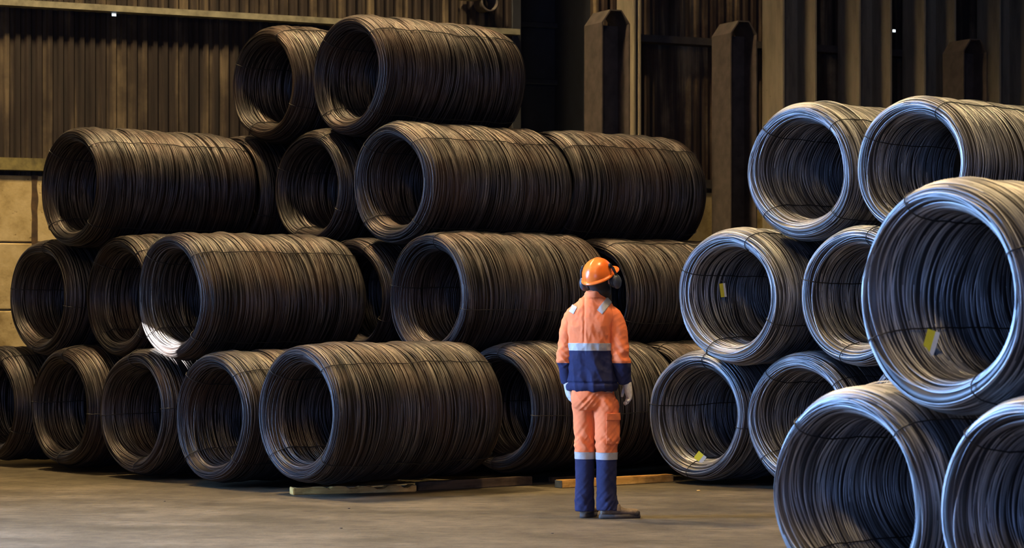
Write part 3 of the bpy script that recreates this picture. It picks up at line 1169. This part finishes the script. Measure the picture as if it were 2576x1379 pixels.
def torso_fold(c):
    d = .007 * noise.noise(Vector((c.x * 13, c.y * 13, c.z * 3.0 + 4)))
    low = max(0, min(1, (1.24 - c.z) / .12))
    d += (.003 + low * .008) * crease(Vector((c.x * 15 + 2 + c.z * 2, c.y * 9, c.z * 2.0)))
    d += .0045 * crease(Vector((c.x * 11 + c.z * 9, c.y * 8, c.z * 6.0 - c.x * 7 + 9)))
    d += .0025 * crease(Vector((c.x * 26 - c.z * 12, c.y * 20, c.z * 15 + c.x * 20 + 3)))
    d -= .006 * math.exp(-((c.x + .05 + (1.4 - c.z) * .02) / .007) ** 2) * (1 if c.y < 0 and c.z > 1.24 else 0)     # back seam
    if c.z < .965: d -= .010 * math.exp(-((c.z - .955) / .008) ** 2)
    if 1.545 < c.z < 1.575: d -= .004
    return d


def sleeve_fold(c):
    bend = math.exp(-((c.z - 1.15) / .08) ** 2)
    d = .006 * noise.noise(Vector((c.x * 12, c.y * 12 + 7, c.z * 7)))
    d += (.003 + .009 * bend) * crease(Vector((c.x * 6, c.y * 6 + 3, c.z * 14 + c.x * 15 - c.y * 9)))
    d += (.002 + .004 * bend) * crease(Vector((c.x * 12 + 4, c.y * 12, c.z * 24 - c.x * 16 + c.y * 9)))
    d += .005 * math.exp(-((c.z - 1.11) / .014) ** 2)
    return d


torso = union('jacket', [loft(T, 70, 56, True, power=2.3)], 0.006, 3)
wrinkle(torso, torso_fold)
ZB0, ZB1 = (1303 - 882) / S, (1303 - 863) / S
cut(torso, [((0, 0, ZB0), (0, 0, 1)), ((0, 0, ZB1), (0, 0, 1))])
paint(torso, [M['orange'], M['navy']], lambda c: 1 if c.z < ZB0 else 0)
jacket = obj('jacket', torso, None, person)
obj('reflective_tape', lift('reflective_tape', torso, lambda c: ZB0 < c.z < ZB1, .004), M['tape'], jacket)
# shoulder tapes
ca, sa = math.cos(math.radians(YAW)), math.sin(math.radians(YAW))


def back_x(c): return (c.x - .005) * ca + c.y * sa
def back_y(c): return -(c.x - .005) * sa + c.y * ca


for (x0, z0), (x1, z1), hw, tl in (((.056, 1.452), (.125, 1.537), .024, .13), ((-.140, 1.447), (-.105, 1.512), .018, .055)):
    tp = torso.copy()
    dx, dz = x1 - x0, z1 - z0
    ln = math.hypot(dx, dz)
    dx, dz = dx / ln, dz / ln
    nx, nz = -dz, dx
    cut(tp, [((x0 + nx * hw, 0, z0 + nz * hw), (nx, 0, nz)), ((x0 - nx * hw, 0, z0 - nz * hw), (nx, 0, nz)), ((x0, 0, z0), (dx, 0, dz))])
    m_ = lift('shoulder_tape', tp, lambda c: abs((c.x - x0) * nx + (c.z - z0) * nz) < hw and 0 < (c.x - x0) * dx + (c.z - z0) * dz < tl, .004)
    m_.materials.clear()
    obj('shoulder_tape', m_, M['tape'], jacket)
# stand-up collar
cs = [(.024, 0, 1.556, .082, .080, YAW), (.029, -.002, 1.580, .076, .078, YAW), (.035, -.005, 1.595, .072, .076, YAW), (.036, -.005, 1.600, .069, .073, YAW), (.035, -.004, 1.594, .065, .069, YAW), (.028, 0, 1.575, .062, .065, YAW)]
cco, cfs = loft(cs, 26, 48, True)
col_me = pymesh('collar', cco, cfs[:-2], True)
wrinkle(col_me, lambda c: .006 * noise.noise(Vector((c.x * 25, c.y * 25, c.z * 30))))
obj('collar', col_me, M['orange'], jacket)
for secs in (SL, SR):
    sl = union('sleeve', [loft(secs, 60, 40)], 0.0055, 3)
    wrinkle(sl, sleeve_fold)
    zc = (1303 - 913) / S
    cut(sl, [((0, 0, zc), (0, 0, 1))])
    paint(sl, [M['orange'], M['navy']], lambda c: 1 if c.z < zc else 0)
    obj('sleeve', sl, None, jacket)

# ---- trousers
hips = [(.012, 0, .97, .125, .085, YAW), (.012, 0, .92, .146, .106, YAW), (.012, 0, .885, .154, .120, YAW), (.016, 0, .84, .158, .126, YAW), (.020, 0, .79, .150, .116, YAW), (.022, 0, .765, .13, .09, YAW)]
TL = [(-.046, .026, .90, .066, .080, 0), (-.052, .028, .80, .080, .098, 0), (-.050, .026, .68, .077, .090, 0), (-.046, .025, .56, .072, .080, 0), (-.044, .025, .45, .070, .075, 0),
      (-.044, .028, .30, .068, .073, 0), (-.045, .03, .15, .066, .072, 0), (-.043, .034, .048, .066, .078, 0)]
TR = [(.072, -.018, .90, .070, .080, 0), (.098, -.025, .80, .094, .102, 0), (.108, -.028, .68, .089, .094, 0), (.110, -.03, .56, .081, .085, 0), (.108, -.03, .45, .076, .079, 0),
      (.108, -.03, .30, .072, .075, 0), (.108, -.03, .15, .070, .075, 0), (.118, -.03, .058, .078, .080, 0)]


def leg_fold(c):
    d = .005 * noise.noise(Vector((c.x * 12, c.y * 12, c.z * 5)))
    kn = math.exp(-((c.z - .54) / .07) ** 2) + .9 * math.exp(-((c.z - .12) / .07) ** 2) + .8 * math.exp(-((c.z - .82) / .05) ** 2)
    d += (.002 + .006 * min(1, kn)) * (crease(Vector((c.x * 8 + c.z * 4, c.y * 6 + 5, c.z * 13 + c.x * 16))) - .3)
    d += (.0015 + .0045 * min(1, kn)) * (crease(Vector((c.x * 16 - c.z * 9, c.y * 10, c.z * 22 - c.x * 26 + 3))) - .3)
    if abs(c.z - .44) < .03: d *= .3
    return d


tr = union('trousers', [loft(hips, 24, 48, True), loft(TL, 60, 40, True), loft(TR, 60, 40, True)], 0.006, 4)
wrinkle(tr, leg_fold)
K0, K1 = (1303 - 1155) / S, (1303 - 1137) / S
cut(tr, [((0, 0, K0), (0, 0, 1)), ((0, 0, K1), (0, 0, 1))])
paint(tr, [M['orange'], M['navy']], lambda c: 1 if c.z < K0 else 0)
trousers = obj('trousers', tr, None, person)
for sgn in (-1, 1):
    m_ = lift('knee_tape', tr, lambda c: K0 < c.z < K1 and (c.x - .032) * sgn > 0, .003)
    m_.materials.clear()
    obj('knee_tape', m_, M['tape'], trousers)
# cargo pocket on the right thigh
pz0, pz1 = (1303 - 1115) / S, (1303 - 1038) / S
pt = tr.copy()
cut(pt, [((0, 0, pz0), (0, 0, 1)), ((0, 0, pz1), (0, 0, 1)), ((0, 0, pz1 - .05), (0, 0, 1)), ((.103, 0, 0), (1, 0, 0))])
for nm, a, b, o_ in (('pocket', pz0, pz1 - .01, .006), ('pocket_flap', pz1 - .05, pz1, .011)):
    m_ = lift(nm, pt, lambda c: a < c.z < b and c.x > .103 and c.y < .03, o_)
    m_.materials.clear()
    obj(nm, m_, M['orange'], trousers)

# ---- gloves: palm, four curled fingers of different lengths, thumb to the front
def glove(wrist, side, down, palm_n, curl):
    """side +1 right; down: direction wrist -> knuckles; palm_n: where the palm looks"""
    d = Vector(down).normalized()
    n_ = Vector(palm_n)
    n_ = (n_ - d * n_.dot(d)).normalized()
    t = d.cross(n_).normalized()
    if t.y < 0: t = -t                      # towards the thumb, away from the camera
    w0 = Vector(wrist)
    def P(a, b, c): return w0 + (d * a + t * b + n_ * c) * 1.15
    def sec(a, b, c, hw, hd_): return (*P(a, b, c), hw, hd_, 0)
    ls = [loft([sec(-.045, 0, 0, .050, .040), sec(-.01, 0, 0, .040, .034), sec(.03, 0, 0, .046, .029), sec(.07, 0, .002, .049, .025), sec(.095, 0, .004, .046, .019)], 20, 24, ref=tuple(n_))]
    for k, (b, ln) in enumerate(((.032, .072), (.011, .080), (-.011, .076), (-.032, .060))):
        pts, ang = [P(.082, b, .003)], math.radians(curl * .25)
        p = pts[0].copy()
        for j, f in enumerate((.42, .32, .26)):
            stepv = (d * math.cos(ang) + n_ * math.sin(ang)) * ln * f
            p = p + stepv * .5
            pts.append(p.copy())
            p = p + stepv * .5
            pts.append(p.copy())
            ang += math.radians(curl * (.42 + .05 * k))
        rad = np.linspace(.0128, .0104, len(pts))
        ls.append(loft([(*q, r, r, 0) for q, r in zip(pts, rad)], 18, 12, ref=tuple(t)))
    th_ = [P(.02, .034, .004), P(.045, .052, .012), P(.068, .056, .024), P(.088, .050, .034)]
    ls.append(loft([(*q, r, r, 0) for q, r in zip(th_, (.014, .0125, .011, .009))], 16, 12, ref=tuple(d)))
    return union('glove', ls, 0.0032, 3)


obj('glove', glove((-.164, .030, .958), -1, (.10, .06, -1), (1, .25, 0), 62), M['glove'], person)
obj('glove', glove((.250, -.030, .962), 1, (.20, .0, -1), (-1, -.25, -.2), 56), M['glove'], person)


# ---- shoes
def shoe(heel, direction, label=None):
    a = math.atan2(direction[1], direction[0]) - math.pi / 2
    root = bpy.data.objects.new('shoe', None)
    link(root, person)
    root.location = heel
    root.rotation_euler = (0, 0, a)
    up = [(0, -.002, .022, .034, .012, 0)]
    secs = [(0, .000, .052, .030, .032, 0), (0, .03, .056, .040, .038, 0), (0, .08, .060, .042, .044, 0), (0, .13, .052, .042, .036, 0), (0, .18, .044, .047, .026, 0),
            (0, .23, .042, .048, .026, 0), (0, .262, .040, .036, .022, 0), (0, .276, .038, .018, .014, 0)]
    upper = union('upper', [loft(secs, 40, 32, ref=(0, 0, 1)), loft([(0, .045, .05, .038, .046, 0), (0, .045, .09, .034, .040, 0), (0, .045, .115, .030, .036, 0)], 12, 28, True)], 0.005, 4)
    obj('upper', upper, M['shoe'], root)
    bm = bmesh.new()
    n = 40
    ring = []
    for k in range(n):
        q = 2 * math.pi * k / n
        y = .137 - .147 * math.cos(q)
        hw = (.040 + .010 * max(0, math.sin((y - .02) / .26 * math.pi))) * abs(math.sin(q)) ** .55
        ring.append((math.copysign(hw, math.sin(q)), y))
    v0 = [bm.verts.new((x * .96, y, 0.0)) for x, y in ring]
    v1 = [bm.verts.new((x * 1.03, y + (y - .137) * .02, .012)) for x, y in ring]
    v2 = [bm.verts.new((x, y, .030)) for x, y in ring]
    bm.faces.new(list(reversed(v0)))
    bm.faces.new(v2)
    for aa, bb in ((v0, v1), (v1, v2)):
        for k in range(n):
            l = (k + 1) % n
            bm.faces.new((aa[k], aa[l], bb[l], bb[k]))
    bmesh.ops.recalc_face_normals(bm, faces=bm.faces[:])
    obj('sole', bm_mesh('sole', bm, True), M['sole'], root)
    obj('toe_cap', union('toe_cap', [ball((0, .245, .036), .046, (1.0, .85, .62), 12)], 0.005, 2), M['sole'], root)
    obj('strap', union('strap', [loft([(-.046, .12, .050, .006, .016, 0), (-.030, .122, .090, .006, .016, 0), (0, .125, .098, .006, .016, 0), (.030, .122, .090, .006, .016, 0), (.046, .12, .050, .006, .016, 0)], 16, 12, ref=(0, 1, 0))], 0.004, 1), M['shoe'], root)
    return root


shoe((-.056, -.020, 0), (.30, .95))
shoe((.065, -.055, 0), (.985, .17))

# ---- helmet with ear defenders
hat = bpy.data.objects.new('hard_hat', None)
link(hat, person)
hat.matrix_local = HEAD @ Matrix.Translation((0, -.005, .022))


def shell_pt(q, f):
    """q round the head (0 = front), f 0 at the rim .. 1 at the crown"""
    a = f * math.pi / 2
    k = math.cos(a) ** .88
    z = .122 * math.sin(a) ** 1.02
    x = .108 * k * math.sin(q)
    y = .134 * k * math.cos(q)
    z += .010 * math.exp(-(x / .016) ** 2) * math.sin(a) * (1 if f > .2 else 0) * .4
    return Vector((x, y, z))


n, m = 56, 20
vv, ff = [], []
for i in range(m):
    for k in range(n):
        vv.append(shell_pt(2 * math.pi * k / n, i / m))
vv.append(Vector((0, 0, .129)))
for i in range(m - 1):
    for k in range(n):
        l = (k + 1) % n
        ff.append((i * n + k, (i + 1) * n + k, (i + 1) * n + l, i * n + l))
for k in range(n): ff.append(((m - 1) * n + k, m * n, (m - 1) * n + (k + 1) % n))
me = pymesh('shell', vv, [tuple(reversed(f)) for f in ff], True)
obj('shell', me, M['helmet'], hat)
vv, ff = [], []
for k in range(n):
    q = 2 * math.pi * k / n
    c = math.cos(q)
    fl = .010 + .058 * max(0, c) ** 1.5
    b = shell_pt(q, 0)
    o_ = Vector((math.sin(q), math.cos(q), 0))
    vv += [b + Vector((0, 0, .012)), b + o_ * fl + Vector((0, 0, -.004 - .012 * max(0, c))), b + o_ * (fl + .002) + Vector((0, 0, -.010 - .012 * max(0, c))),
           b + o_ * (fl - .004) + Vector((0, 0, -.011 - .012 * max(0, c))), b - o_ * .004 + Vector((0, 0, .002))]
for k in range(n):
    l = (k + 1) % n
    for i in range(5):
        j = (i + 1) % 5
        ff.append((k * 5 + i, k * 5 + j, l * 5 + j, l * 5 + i))
obj('brim', pymesh('brim', vv, ff, True), M['helmet'], hat)
for sx in (-1, 1):
    cup = obj('ear_cup', union('ear_cup', [ball((sx * .128, .005, -.058), .052, (.62, .86, 1.02), 14), ball((sx * .098, .005, -.058), .042, (.5, .8, 1), 12)], 0.004, 3), M['muff'], hat)
    arm = tube_mesh('ear_cup_arm', [(sx * .108, .012, .060), (sx * .124, .010, .045), (sx * .134, .008, .005), (sx * .142, .006, -.035), (sx * .138, .005, -.062)], [.009, .011, .010, .008, .006], 8)
    obj('ear_cup_arm', arm, M['black'], hat)
    obj('arm_clip', union('arm_clip', [ball((sx * .106, .012, .062), .017, (.7, 1, 1.25), 10)], 0.004, 1), M['black'], hat)
